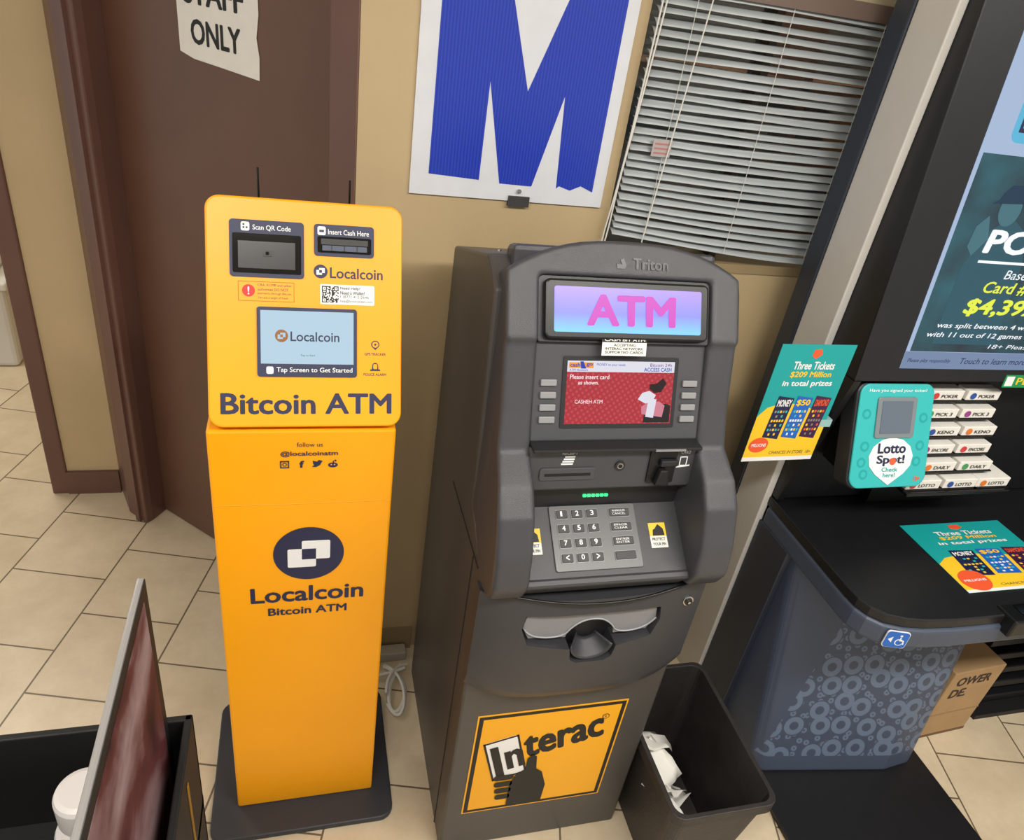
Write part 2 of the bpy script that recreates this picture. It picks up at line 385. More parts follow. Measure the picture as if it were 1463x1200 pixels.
logo(KF,-0.036,0.161,0.011,0.0034,e,og,scr,"b")
text("brand_text_b",navytxt,KF,"Localcoin",-0.021,0.063,0.152,0.169,0.0035,e,bold=0.015)
text("tap_to_start",navytxt,KF,"Tap to Start",-0.004,0.021,0.125,0.129,0.0035,e)
text("tap_label",white,KF,"Tap Screen to Get Started",-0.045,0.086,0.095,0.106,0.003,e,bold=0.01)
prism("tap_icon",white,KF,rr(-0.062,-0.050,0.094,0.107,0.003),0.003,0.0035,e)
prism("pin_icon",navytxt,KF,[(0.127,0.139)]+[(0.127+0.0075*math.cos(t),0.149+0.0075*math.sin(t)) for t in [math.radians(-30+24*i) for i in range(11)]],0,0.0005,e)
prism("pin_hole",yel,KF,circ(0.127,0.149,0.0055),0.0005,0.0008,e)
prism("pin_dot",navytxt,KF,circ(0.127,0.149,0.002),0.0008,0.001,e)
text("gps_label",navytxt,KF,"GPS TRACKER",0.108,0.146,0.129,0.134,0,e,bold=0.02)
prism("siren_icon",navytxt,KF,[(0.118,0.101),(0.136,0.101),(0.136,0.104),(0.133,0.104),(0.132,0.113),(0.129,0.116),(0.125,0.116),(0.122,0.113),(0.121,0.104),(0.118,0.104)],0,0.0005,e)
prism("siren_in",yel,KF,rr(0.1235,0.1305,0.1045,0.1135,0.002),0.0005,0.0008,e)
text("alarm_label",navytxt,KF,"POLICE ALARM",0.106,0.147,0.092,0.097,0,e,bold=0.02)
text("bitcoin_atm_title",navytxt,KF,"Bitcoin ATM",-0.139,0.157,0.022,0.060,0,e,bold=0.03)
PF=Fr((0,1.1665,0),(1,0,0),(0,0,1))
text("follow_us",navytxt,PF,"follow us",-0.012,0.034,1.117,1.127,0.001,e)
text("handle",navytxt,PF,"@localcoinatm",-0.041,0.062,1.095,1.108,0.001,e,bold=0.02)
outline("photo_app_icon",navytxt,PF,-0.042,-0.026,1.070,1.086,0.002,0.0005,e)
prism("photo_app_ring",navytxt,PF,circ(-0.034,1.078,0.004,n=20),0.0005,0.001,e)
prism("photo_app_hole",yel,PF,circ(-0.034,1.078,0.0022,n=20),0.001,0.0013,e)
text("f_icon",navytxt,PF,"f",-0.008,0.001,1.070,1.086,0.0005,e,bold=0.05)
prism("bird_icon",navytxt,PF,[(0.015,1.072),(0.022,1.071),(0.029,1.075),(0.032,1.081),(0.034,1.085),(0.030,1.086),(0.027,1.087),(0.024,1.083),(0.018,1.085),(0.016,1.086),(0.017,1.079),(0.019,1.075)],0.0005,0.001,e)
prism("alien_icon",navytxt,PF,circ(0.053,1.075,0.009,0.0055,n=20),0.0005,0.001,e)
prism("alien_eye_a",yel,PF,circ(0.050,1.076,0.0014,n=12),0.001,0.0012,e)
prism("alien_eye_b",yel,PF,circ(0.056,1.076,0.0014,n=12),0.001,0.0012,e)
prism("alien_ear",navytxt,PF,circ(0.0575,1.085,0.002,n=12),0.0005,0.001,e)
prism("alien_stalk",navytxt,PF,rc(0.053,0.0545,1.078,1.085),0.0005,0.001,e)
logo(PF,0.009,0.857,0.069,0.0005,e,navytxt,white,"c")
text("brand_text_c",navytxt,PF,"Localcoin",-0.107,0.121,0.727,0.770,0.0005,e,bold=0.028)
text("brand_sub",navytxt,PF,"Bitcoin ATM",-0.074,0.087,0.689,0.711,0.0005,e,bold=0.03)
tube("side_seam",mat("dark_yellow_seam",(232,152,8),0.5),[(-0.163,1.1675,0.985),(0.0,1.1674,0.983),(0.165,1.1675,0.985)],0.0010,e)  # thin seam line in a slightly darker yellow

# ---------------------------------------------------------------- bank ATM
e=empty("cash_machine")
CX=0.56
xprism("cabinet",cab,[(0.990,0.0),(1.55,0.0),(1.55,1.385),(1.25,1.475),(1.17,1.44),(1.12,1.0),(0.990,0.93)],0.322,0.798,e,bevel=0.006)
xprism("cabinet_side_seam",gryd,[(1.06,0.0),(1.064,0.0),(1.064,0.93),(1.06,0.93)],0.3205,0.323,e)
xprism("cabinet_hood_seam",gryd,[(1.02,0.925),(1.30,0.925),(1.30,0.929),(1.02,0.929)],0.3205,0.323,e)
cyl("cabinet_screw",steel,(0.345,1.26,1.476),(0,0.28,1),0.004,0.003,e,n=16)
prof=[(1.136,1.43),(1.102,1.372),(1.064,1.25),(1.040,1.185),(0.985,1.145),(0.950,1.10),(0.925,1.03),(0.915,0.965),(0.935,0.925),(0.985,0.905),(1.10,0.905),(1.16,1.1),(1.23,1.43)]
def cheek(name,xo,xi):
    bm=bmesh.new()
    A=[];B=[]
    sgn=1 if xo>xi else -1
    for y,z in prof:
        fl=0.012 if z<1.16 else (0.004 if z<1.2 else 0)
        A.append(bm.verts.new((xo+sgn*fl,y,z)))
        B.append(bm.verts.new((xi,y,z)))
    bm.faces.new(A); bm.faces.new(B[::-1]); k=len(prof)
    for i in range(k): bm.faces.new((A[i],A[(i+1)%k],B[(i+1)%k],B[i]))
    return mk(name,bm,gry,e,bevel=0.010,seg=3)
TF=Fr((CX,1.112,1.391),(1,0,0),(0,1.157-1.112,1.473-1.391))
hood=[(0.228,-0.022),(0.228,0.075)]
for i in range(29):
    t=1-2*i/28
    hood.append((t*0.226,0.160-0.058*abs(t)**2.6))
hood+=[(-0.226,0.075),(-0.226,-0.022),(-0.167,-0.022),(-0.167,0.094),(0.167,0.094),(0.167,-0.022)]
parts=[cheek("cheek_a",0.334,0.393),cheek("cheek_b",0.788,0.727),
       prism("hood_part",gry,TF,hood,-0.10,0.006,e,bevel=0.006,seg=2)]
# fuse cheeks and hood into one moulded fascia shell
bpy.context.view_layer.update()
dg=bpy.context.evaluated_depsgraph_get()
bm=bmesh.new()
for o in parts:
    me=bpy.data.meshes.new_from_object(o.evaluated_get(dg)); bm.from_mesh(me); bpy.data.meshes.remove(me)
for o in parts: bpy.data.objects.remove(o)
shell=mk("fascia_shell",bm,gry,e)
rm=shell.modifiers.new("fuse","REMESH"); rm.mode='VOXEL'; rm.voxel_size=0.0035; rm.use_smooth_shade=True
sm=shell.modifiers.new("soften","SMOOTH"); sm.factor=0.5; sm.iterations=10
xprism("crown_top_cap",gry,[(1.20,1.36),(1.27,1.36),(1.27,1.49),(1.22,1.505)],0.36,0.765,e,bevel=0.01)
emb=mat("embossed_letters",(30,30,33),0.3)
text("maker_name",emb,TF,"Triton",0.006,0.076,0.110,0.130,0.007,e,bold=0.03,ext=0.001)
prism("maker_logo",emb,TF,[(-0.024,0.110),(-0.010,0.110),(-0.006,0.117),(-0.012,0.130),(-0.018,0.125),(-0.015,0.118),(-0.026,0.118)],0.005,0.0075,e)
prism("topper_surround",gryd,TF,rr(-0.168,0.168,-0.022,0.096,0.006),-0.06,-0.004,e,bevel=0.002)
prism("topper_frame",black,TF,rr(-0.158,0.158,-0.016,0.088,0.010),-0.004,0.010,e,bevel=0.004)
tm=bpy.data.materials.new("backlit_topper"); tm.use_nodes=True
nt=tm.node_tree; b=nt.nodes["Principled BSDF"]; tc=nt.nodes.new("ShaderNodeTexCoord"); sp=nt.nodes.new("ShaderNodeSeparateXYZ")
nt.links.new(tc.outputs["Generated"],sp.inputs[0]); rp=nt.nodes.new("ShaderNodeValToRGB")
rp.color_ramp.elements[0].position=0.0; rp.color_ramp.elements[0].color=lin((110,204,250))
rp.color_ramp.elements[1].position=1.0; rp.color_ramp.elements[1].color=lin((160,128,240))
el=rp.color_ramp.elements.new(0.42); el.color=lin((124,128,250))
nt.links.new(sp.outputs["Z"],rp.inputs[0]); nt.links.new(rp.outputs[0],b.inputs["Emission Color"])
b.inputs["Base Color"].default_value=(0.03,0.03,0.06,1)
b.inputs["Emission Strength"].default_value=1.1; b.inputs["Roughness"].default_value=0.3
prism("topper_panel",tm,TF,rr(-0.142,0.142,-0.004,0.075,0.004),0.010,0.011,e)
text("topper_text",mat("magenta_glow",(204,48,190),0.4,em=0.95),TF,"ATM",-0.082,0.090,0.008,0.063,0.012,e,bold=0.04)
SFm=Fr((CX,1.052,1.197),(1,0,0),(0,1.118-1.052,1.375-1.197))
prism("screen_surround",gry2,SFm,rc(-0.168,0.168,0,0.186),-0.05,0,e,bevel=0.003)
SX0,SX1,SY0,SY1=-0.106,0.106,0.032,0.148
prism("screen_bezel",gryd,SFm,rr(SX0-0.008,SX1+0.008,SY0-0.008,SY1+0.008,0.004),0,0.002,e)
sr=bpy.data.materials.new("atm_screen_red"); sr.use_nodes=True
nt=sr.node_tree; b=nt.nodes["Principled BSDF"]; tc=nt.nodes.new("ShaderNodeTexCoord"); vo=nt.nodes.new("ShaderNodeTexVoronoi")
vo.inputs["Scale"].default_value=120; vo.inputs["Randomness"].default_value=0.0
mp=nt.nodes.new("ShaderNodeMapping"); mp.inputs["Scale"].default_value=(1,0,1); mp.inputs["Rotation"].default_value=(0,0.6,0)
nt.links.new(tc.outputs["Object"],mp.inputs[0]); nt.links.new(mp.outputs[0],vo.inputs["Vector"]); rp=nt.nodes.new("ShaderNodeValToRGB")
rp.color_ramp.elements[0].position=0.24; rp.color_ramp.elements[0].color=lin((196,60,72)); rp.color_ramp.elements[1].position=0.36; rp.color_ramp.elements[1].color=lin((172,32,46))
nt.links.new(vo.outputs["Distance"],rp.inputs[0]); nt.links.new(rp.outputs[0],b.inputs["Emission Color"])
b.inputs["Base Color"].default_value=(0.03,0.01,0.01,1)
b.inputs["Emission Strength"].default_value=0.9; b.inputs["Roughness"].default_value=0.15
wsc=mat("screen_white",(226,226,238),0.2,em=0.85); bsc=mat("screen_blue",(40,70,190),0.2,em=0.8); osc=mat("screen_orange",(250,160,40),0.2,em=0.85)
prism("screen_lower",sr,SFm,rc(SX0,SX1,SY0,SY1-0.020),0.002,0.0024,e)
prism("screen_header",wsc,SFm,rc(SX0,SX1,SY1-0.020,SY1),0.002,0.0024,e)
prism("header_orange",osc,SFm,rc(SX0+0.003,SX0+0.050,SY1-0.013,SY1-0.003),0.0024,0.0027,e)
prism("header_blue",bsc,SFm,[(SX0+0.026,SY1-0.014),(SX0+0.036,SY1-0.014),(SX0+0.030,SY1-0.001),(SX0+0.024,SY1-0.001)],0.0027,0.003,e)
text("header_a",bsc,SFm,"cash",SX0+0.005,SX0+0.024,SY1-0.011,SY1-0.004,0.0027,e,bold=0.03)
text("header_b",bsc,SFm,"go",SX0+0.036,SX0+0.048,SY1-0.011,SY1-0.004,0.0027,e,bold=0.03)
text("header_c",bsc,SFm,"MONEY to your needs",SX0+0.056,SX0+0.112,SY1-0.010,SY1-0.004,0.0025,e)
text("header_d",bsc,SFm,"ACCESS CASH",SX1-0.062,SX1-0.006,SY1-0.018,SY1-0.011,0.0025,e,bold=0.02)
text("header_e",bsc,SFm,"ATM Network",SX0+0.004,SX0+0.040,SY1-0.0185,SY1-0.0145,0.0025,e)
text("header_f",mat("screen_purple",(120,40,140),0.2,em=0.7),SFm,"Bitcoin 24h",SX1-0.05,SX1-0.006,SY1-0.009,SY1-0.003,0.0025,e)
wt=mat("screen_text_white",(250,235,240),0.3,em=0.95)
text("prompt_1",wt,SFm,"Please insert card",SX0+0.006,SX0+0.082,SY1-0.033,SY1-0.025,0.0025,e,bold=0.012)
text("prompt_2",wt,SFm,"as shown.",SX0+0.022,SX0+0.062,SY1-0.043,SY1-0.036,0.0025,e,bold=0.012)
text("prompt_3",wt,SFm,"CASHEH ATM",SX0+0.018,SX0+0.072,SY1-0.078,SY1-0.071,0.0025,e)
prism("art_body",black,SFm,[(0.050,0.034),(0.104,0.034),(0.104,0.066),(0.094,0.070),(0.052,0.062)],0.0024,0.0028,e)
prism("art_slot",mat("screen_pink",(226,140,160),0.2,em=0.7),SFm,[(0.046,0.050),(0.088,0.044),(0.092,0.066),(0.080,0.074),(0.058,0.072),(0.044,0.064)],0.0028,0.0031,e)
prism("art_card",wsc,SFm,[(0.054,0.045),(0.070,0.043),(0.074,0.078),(0.058,0.080)],0.0031,0.0034,e)
prism("art_hand",wsc,SFm,[(0.036,0.078),(0.052,0.070),(0.066,0.074),(0.072,0.086),(0.058,0.094),(0.044,0.090)],0.0032,0.0035,e)
prism("art_glove",mat("art_dark",(50,16,26),0.3,em=0.4),SFm,[(0.058,0.098),(0.068,0.090),(0.082,0.092),(0.092,0.108),(0.084,0.118),(0.072,0.108),(0.058,0.106)],0.0031,0.0036,e)
for i in range(4):
    y=0.108-i*0.0225
    for s in (-1,1):
        x=s*0.140
        prism("side_button_%d_%d"%(i,s),btn,SFm,rr(x-0.015,x+0.015,y-0.006,y+0.006,0.002),0,0.006,e,bevel=0.0015)
prism("network_sticker",paper,SFm,rc(-0.050,0.036,0.160,0.194),0.020,0.021,e)
prism("network_sticker_dark",blkink,SFm,rc(-0.050,0.036,0.184,0.194),0.021,0.0214,e)
text("network_text",paper,SFm,"CASH BIT ATM",-0.046,0.032,0.186,0.192,0.0215,e,bold=0.02)
for i,s in enumerate(("ACCEPTING","INTERAC NETWORK","SUPPORTED CARDS")):
    text("network_line_%d"%i,blkink,SFm,s,-0.044+0.016*(i==0),0.030-0.016*(i==0),0.177-i*0.0065,0.1815-i*0.0065,0.021,e,bold=0.02)
RF=Fr((CX,1.032,1.10),(1,0,0),(0,0.012,0.097))
prism("reader_deck",gry,RF,rr(-0.172,0.172,0,0.092,0.01),-0.06,0,e,bevel=0.004)
prism("deck_lip",gryd,Fr((CX,1.03,1.190),(1,0,0),(0,0,1)),rc(-0.168,0.168,0,0.007),-0.03,0.008,e,bevel=0.002)
prism("receipt_slot_trim",gry2,RF,rr(-0.145,-0.035,0.022,0.048,0.006),0,0.003,e,bevel=0.002)
prism("receipt_slot",black,RF,rc(-0.135,-0.045,0.032,0.037),0.003,0.004,e)
text("receipt_label",white,RF,"RECEIPT",-0.105,-0.075,0.075,0.081,0.0005,e)
for i in range(4): prism("receipt_icon_%d"%i,white,RF,rc(-0.105+i*0.002,-0.082+i*0.001,0.054+i*0.005,0.057+i*0.005),0.0003,0.0008,e)
cyl("keyhole",gryd,RF.p(0.013,0.050,0),RF.N,0.010,0.003,e,n=24)
cyl("keyhole_ring",steel,RF.p(0.013,0.050,0.003),RF.N,0.006,0.001,e,n=24)
cyl("keyhole_core",black,RF.p(0.013,0.050,0.004),RF.N,0.004,0.001,e,n=16)
prism("card_reader_back",black,RF,rr(0.072,0.128,0.012,0.084,0.004),0,0.004,e)
prism("card_reader_throat",blackm,RF,[(0.085,0.012),(0.115,0.012),(0.108,0.045),(0.092,0.045)],0.004,0.018,e,bevel=0.003)
prism("card_reader_jaw",gryd,RF,rr(0.092,0.128,0.050,0.064,0.003),0.004,0.014,e,bevel=0.003)
prism("card_reader_lip",btn,Fr(RF.p(0,0,0),(1,0,0),(0,0,1)),rc(0.070,0.132,0.091,0.095),0,0.012,e)
text("card_label",white,RF,"CARD",0.137,0.157,0.072,0.079,0.0005,e)
outline("card_icon",white,RF,0.137,0.153,0.046,0.066,0.0018,0.0005,e)
prism("card_icon_lines",white,RF,[(0.132,0.042),(0.160,0.045),(0.160,0.048),(0.132,0.045)],0.0003,0.0008,e)
box("recess_back",gryd,CX-0.165,CX+0.165,1.06,1.13,0.98,1.12,e)
led=mat("green_led",(60,230,140),0.3,em=1.6)
for i in range(6): box("led_%d"%i,led,CX-0.012+i*0.009-0.025,CX-0.012+i*0.009-0.0185,1.056,1.061,1.062,1.067,e)
NF=Fr((CX,0.945,0.955),(1,0,0),(0,1.075-0.945,1.05-0.955))
NL=math.hypot(0.13,0.095)
prism("keypad_panel",gpad,NF,rc(-0.170,0.170,0,NL),-0.05,0,e,bevel=0.003)
prism("keypad_front_lip",gpad,NF,rc(-0.170,0.170,-0.014,0.004),-0.05,0.004,e,bevel=0.005)
kp=mat("keypad_plate",(92,92,93),0.35,metal=0.3)
prism("keypad_plate",kp,NF,rr(-0.105,0.075,0.014,0.142,0.005),0,0.004,e,bevel=0.001)
lab="1 2 3 4 5 6 7 8 9 < 0 >".split()
kd=mat("key_dark",(50,50,52),0.5); kr=mat("key_ring",(140,140,141),0.4,metal=0.4)
for r_ in range(4):
    for c_ in range(3):
        x=-0.080+c_*0.031; y=0.124-r_*0.0285
        prism("key_ring_%d_%d"%(r_,c_),kr,NF,rr(x-0.0122,x+0.0122,y-0.0092,y+0.0092,0.002),0.004,0.0055,e)
        prism("key_%d_%d"%(r_,c_),kd,NF,rr(x-0.0112,x+0.0112,y-0.0082,y+0.0082,0.002),0.0055,0.008,e,bevel=0.001)
        text("key_label_%d_%d"%(r_,c_),white,NF,lab[r_*3+c_],x-0.004,x+(0.000 if lab[r_*3+c_]=="1" else 0.003),y-0.004,y+0.006,0.0082,e,bold=0.02)
    x=0.040; y=0.124-r_*0.0285
    prism("function_ring_%d"%r_,kr,NF,rr(x-0.0222,x+0.0222,y-0.0092,y+0.0092,0.002),0.004,0.0055,e)
    prism("function_key_%d"%r_,kd,NF,rr(x-0.0212,x+0.0212,y-0.0082,y+0.0082,0.002),0.0055,0.008,e,bevel=0.001)
    if r_<3:
        for q_ in range(2): text("function_label_%d_%d"%(r_,q_),white,NF,(("ANNULER","CANCEL"),("EFFACER","CLEAR"),("ENTRER","ENTER"))[r_][q_],x-0.016,x+0.012,y+0.001-q_*0.006,y+0.005-q_*0.006,0.0082,e)
for s,xc in ((-1,-0.145),(1,0.118)):
    prism("decal_%d"%s,paper,NF,rc(xc-0.018,xc+0.018,0.050,0.100),0,0.001,e)
    prism("decal_yellow_%d"%s,yprint,NF,rc(xc-0.018,xc+0.018,0.073,0.100),0.001,0.0014,e)
    prism("decal_hand_%d"%s,blkink,NF,[(xc-0.012,0.074),(xc+0.014,0.074),(xc+0.012,0.088),(xc+0.002,0.097),(xc-0.006,0.088),(xc-0.010,0.086)],0.0014,0.0018,e)
    text("decal_text_%d"%s,blkink,NF,"PROTECT",xc-0.014,xc+0.014,0.064,0.070,0.001,e,bold=0.03)
    text("decal_text2_%d"%s,blkink,NF,"YOUR PIN",xc-0.014,xc+0.014,0.054,0.060,0.001,e,bold=0.03)
# chin bezel with dispenser mouth
bm=bmesh.new(); nx_,nz_=36,16
front=[];back=[]
for i in range(nx_+1):
    t=-1+2*i/nx_; x=CX+t*0.243
    zb=0.598+0.045*abs(t)**4; zt=0.915-0.02*(1-t*t)
    cf=[];cb_=[]
    for j in range(nz_+1):
        s=j/nz_; z=zb+(zt-zb)*s
        y=0.972-0.042*(1-abs(t)**3)*(0.55+0.45*math.sin(math.pi*min(1,max(0,(1-s)*0.9+0.05))))
        if s<0.12: y+= (0.12-s)*0.12
        cf.append(bm.verts.new((x,y,z))); cb_.append(bm.verts.new((x,1.0,z)))
    front.append(cf);back.append(cb_)
for i in range(nx_):
    for j in range(nz_):
        bm.faces.new((front[i][j],front[i+1][j],front[i+1][j+1],front[i][j+1]))
        bm.faces.new((back[i][j],back[i][j+1],back[i+1][j+1],back[i+1][j]))
    bm.faces.new((front[i][0],back[i][0],back[i+1][0],front[i+1][0]))
    bm.faces.new((front[i][nz_],front[i+1][nz_],back[i+1][nz_],back[i][nz_]))
for j in range(nz_):
    bm.faces.new((front[0][j],front[0][j+1],back[0][j+1],back[0][j]))
    bm.faces.new((front[nx_][j],back[nx_][j],back[nx_][j+1],front[nx_][j+1]))
chin=mk("dispenser_bezel",bm,gchin,e,smooth=False)
CF=Fr((CX,0.92,0),(1,0,0),(0,0,1))
cutpts=[(-0.155,0.83),(-0.14,0.79),(-0.05,0.775),(-0.045,0.745),(-0.03,0.735),(0.03,0.735),(0.045,0.745),(0.05,0.775),(0.125,0.79),(0.14,0.83),(0.135,0.862),(-0.15,0.862)]
cutter=prism("dispenser_cavity",gryd,CF,cutpts,-0.068,0.05,e)
md=chin.modifiers.new("cut","BOOLEAN"); md.operation='DIFFERENCE'; md.object=cutter; md.solver='EXACT'
bpy.context.view_layer.update()
me=bpy.data.meshes.new_from_object(chin.evaluated_get(bpy.context.evaluated_depsgraph_get()))
chin.modifiers.clear(); chin.data=me
for p in me.polygons: p.use_smooth=True
md=chin.modifiers.new("b","BEVEL"); md.width=0.004; md.segments=3; md.limit_method='ANGLE'; md.angle_limit=0.7; md.harden_normals=True
bpy.data.objects.remove(cutter)
prism("cavity_back",gryd,CF,[(x,z) for x,z in cutpts],-0.075,-0.060,e)
clear=mat("clear_tray_plastic",(160,160,164),0.12,alpha=0.5)
xz=[(-0.146,0.855),(-0.150,0.825),(-0.135,0.795)]+[(0.052*math.cos(t)-0.004,0.790+0.048*math.sin(t)) for t in [math.radians(180-18*i) for i in range(11)]]+[(0.120,0.795),(0.136,0.825),(0.131,0.855)]
prism("tray_shutter",clear,Fr((CX,0.955,0.0),(1,0,0),(0,0,1)),xz,0,0.003,e)
tube("tray_lip",mat("tray_lip",(170,170,174),0.15,alpha=0.8),[(CX+u,0.951,z) for u,z in ((-0.148,0.825),(-0.134,0.795),(-0.060,0.789),(-0.054,0.81),(-0.03,0.834),(-0.004,0.838),(0.022,0.834),(0.046,0.81),(0.054,0.789),(0.120,0.795),(0.136,0.825))],0.0018,e)
bm=bmesh.new(); rings_=[]
for i in range(7):
    f_=i/6; ring_=[]
    for j in range(17):
        an=math.pi*(1+j/16)
        rr_=0.046*(1-0.55*f_)
        ring_.append(bm.verts.new((CX-0.002+rr_*math.cos(an),0.934+0.04*f_,0.778+0.040*(1-0.55*f_)*math.sin(an))))
    rings_.append(ring_)
for A,B in zip(rings_,rings_[1:]):
    for j in range(16): bm.faces.new((A[j],A[j+1],B[j+1],B[j]))
o=mk("finger_scoop",bm,gchin,e,smooth=True); o.modifiers.new("s","SOLIDIFY").thickness=0.002
cyl("door_lock",steel,(CX+0.20,0.958,0.862),(0,-1,0.1),0.012,0.006,e,n=24,bevel=0.001)
cyl("door_lock_core",black,(CX+0.20,0.952,0.862),(0,-1,0.1),0.0085,0.002,e,n=24)
cyl("door_lock_key",steel,(CX+0.20,0.950,0.862),(0,-1,0.1),0.003,0.003,e,n=12)
tube("chin_seam",black,[(0.322,0.968,0.918),(0.44,0.935,0.903),(0.56,0.925,0.898),(0.68,0.935,0.903),(0.80,0.968,0.918)],0.003,e)
IF=Fr((0.545,0.9895,0.33),(1,0,0.0),(0,0,1))
prism("sticker_border",blkink,IF,rc(-0.176,0.176,-0.181,0.181),0,0.001,e)
iy=mat("sticker_yellow",(244,172,14),0.4)
prism("sticker_edge",iy,IF,rc(-0.180,0.180,-0.185,0.185),-0.0005,0.0006,e)
prism("sticker_field",iy,IF,rc(-0.166,0.166,-0.171,0.171),0.001,0.0014,e)
def rotfr(fr,ang):
    c_,s_=math.cos(ang),math.sin(ang)
    return Fr(fr.O,fr.U*c_+fr.V*s_,-fr.U*s_+fr.V*c_)
IR=rotfr(IF,math.radians(15))
text("sticker_word",blkink,IR,"terac",-0.040,0.158,0.022,0.105,0.0015,e,bold=0.045,shear=0.12)
prism("sticker_card",white,IR,rr(-0.130,-0.045,-0.030,0.122,0.008),0.0018,0.0022,e)
outline("sticker_card_edge",blkink,IR,-0.130,-0.045,-0.030,0.122,0.005,0.0022,e)
prism("sticker_letter_i",blkink,IR,rc(-0.118,-0.098,-0.035,0.100),0.0028,0.0032,e)
prism("sticker_letter_n",blkink,IR,[(-0.088,0.0),(-0.072,0.0),(-0.072,0.048),(-0.066,0.056),(-0.060,0.048),(-0.060,0.0),(-0.044,0.0),(-0.044,0.060),(-0.056,0.072),(-0.066,0.070),(-0.072,0.064),(-0.072,0.070),(-0.088,0.070)],0.0028,0.0032,e)
prism("sticker_hand",blkink,IF,[(-0.070,-0.171),(0.020,-0.171),(0.022,-0.105),(0.005,-0.050),(-0.012,-0.034),(-0.018,0.015),(-0.030,0.022),(-0.040,0.010),(-0.040,-0.030),(-0.060,-0.045),(-0.072,-0.080)],0.0033,0.0037,e)
for i in range(4):
    y=-0.052-i*0.026
    prism("sticker_finger_%d"%i,blkink,IF,rr(-0.115+i*0.004,-0.066,y-0.011,y+0.009,0.008),0.0033,0.0037,e)
prism("registered_ring",blkink,IF,circ(0.133,0.133,0.009,n=20),0.0015,0.002,e)
prism("registered_in",iy,IF,circ(0.133,0.133,0.007,n=20),0.002,0.0022,e)
text("registered_r",blkink,IF,"R",0.130,0.136,0.129,0.137,0.0022,e)

# ---------------------------------------------------------------- trash bin
e=empty("trash_bin")
bm=bmesh.new()
def loop(x0,x1,y0,y1,z,r): return [bm.verts.new((x,y,z)) for x,y in rr(x0,x1,y0,y1,r,5)]
ls=[loop(0.835,1.045,0.83,1.17,0.0,0.03),loop(0.815,1.068,0.80,1.20,0.30,0.03),loop(0.803,1.078,0.788,1.212,0.302,0.03),loop(0.803,1.078,0.788,1.212,0.335,0.03),loop(0.815,1.066,0.80,1.20,0.335,0.028),loop(0.84,1.04,0.836,1.165,0.012,0.026)]
for A,B in zip(ls,ls[1:]):
    for i in range(len(A)): bm.faces.new((A[i],A[(i+1)%len(A)],B[(i+1)%len(B)],B[i]))
bm.faces.new(ls[0][::-1]); bm.faces.new(ls[-1])
binm=mat("bin_black_plastic",(44,40,39),0.5,bump=0.4,bscale=150,var=0.2,vscale=20)
mk("bin_shell",bm,binm,e,smooth=False,bevel=0.002)
def crumple(name,m,c,sx,sy,sz,parent,seed,rot=0.4):
    rnd=random.Random(seed); bm=bmesh.new(); N=5; g=[]
    for i in range(N+1):
        g.append([bm.verts.new((sx*(i/N-.5),sy*(j/N-.5),sz*rnd.uniform(-.5,.5))) for j in range(N+1)])
    for i in range(N):
        for j in range(N): bm.faces.new((g[i][j],g[i+1][j],g[i+1][j+1],g[i][j+1]))
    o=mk(name,bm,m,parent,smooth=True); o.location=c; o.rotation_euler=(rnd.uniform(-.4,.4)+rot,rnd.uniform(-.5,.5),rnd.uniform(0,3))
    o.modifiers.new("s","SOLIDIFY").thickness=0.001
    return o
crumple("receipt_a",paper,(0.872,1.05,0.25),0.07,0.16,0.02,e,1,0.3)
crumple("receipt_b",paper,(0.885,0.95,0.19),0.07,0.13,0.02,e,2)
crumple("receipt_c",paper,(0.89,0.88,0.15),0.07,0.12,0.02,e,3,0.3)
crumple("receipt_e",paper,(0.885,1.00,0.22),0.08,0.12,0.02,e,8,0.1)
crumple("receipt_d",paper,(0.93,0.98,0.05),0.10,0.14,0.03,e,5,0)
crumple("wrapper",mat("pink_print",(190,60,120),0.5),(0.86,1.12,0.2),0.06,0.10,0.02,e,6,0.9)

# ---------------------------------------------------------------- lottery terminal
e=empty("lottery_terminal")
yt=lambda z: 1.272+(z-1.206)*(0.075/0.778)
xprism("display_cabinet",blk2,[(1.272,1.206),(yt(2.25),2.25),(1.49,2.25),(1.49,1.206)],1.25,2.6,e,bevel=0.004)
xprism("side_fin",blk2,[(1.272,1.206),(1.36,0.785),(1.49,0.785),(1.49,1.206)],1.25,1.27,e)
box("back_panel",blk2,1.27,2.6,1.37,1.49,0.785,1.206,e)
box("side_panel_white",silverw,1.228,1.25,1.385,1.50,0.0,2.25,e,bevel=0.003)
box("side_trim_dark",trim_d,1.222,1.262,1.50,1.56,0.0,2.25,e,bevel=0.004)
box("rear_column",trim_d,1.25,2.0,1.30,1.56,0.0,0.70,e,bevel=0.01)
LF=Fr((0,1.272,1.206),(1,0,0),(0,0.075,0.778))
sc=bpy.data.materials.new("terminal_screen"); sc.use_nodes=True
nt=sc.node_tree; b=nt.nodes["Principled BSDF"]; tc=nt.nodes.new("ShaderNodeTexCoord"); nn=nt.nodes.new("ShaderNodeTexNoise"); nn.inputs["Scale"].default_value=6; nn.inputs["Detail"].default_value=5
nt.links.new(tc.outputs["Object"],nn.inputs["Vector"]); rp=nt.nodes.new("ShaderNodeValToRGB")
rp.color_ramp.elements[0].position=0.35; rp.color_ramp.elements[0].color=lin((8,28,44)); rp.color_ramp.elements[1].position=0.7; rp.color_ramp.elements[1].color=lin((24,92,104))
nt.links.new(nn.outputs["Fac"],rp.inputs[0]); nt.links.new(rp.outputs[0],b.inputs["Emission Color"]); b.inputs["Emission Strength"].default_value=1.0
b.inputs["Base Color"].default_value=(0.01,0.01,0.01,1); b.inputs["Roughness"].default_value=0.25
pale=mat("screen_pale_blue",(164,184,214),0.2,em=0.9); cyanm=mat("screen_cyan",(90,180,216),0.2,em=0.9)
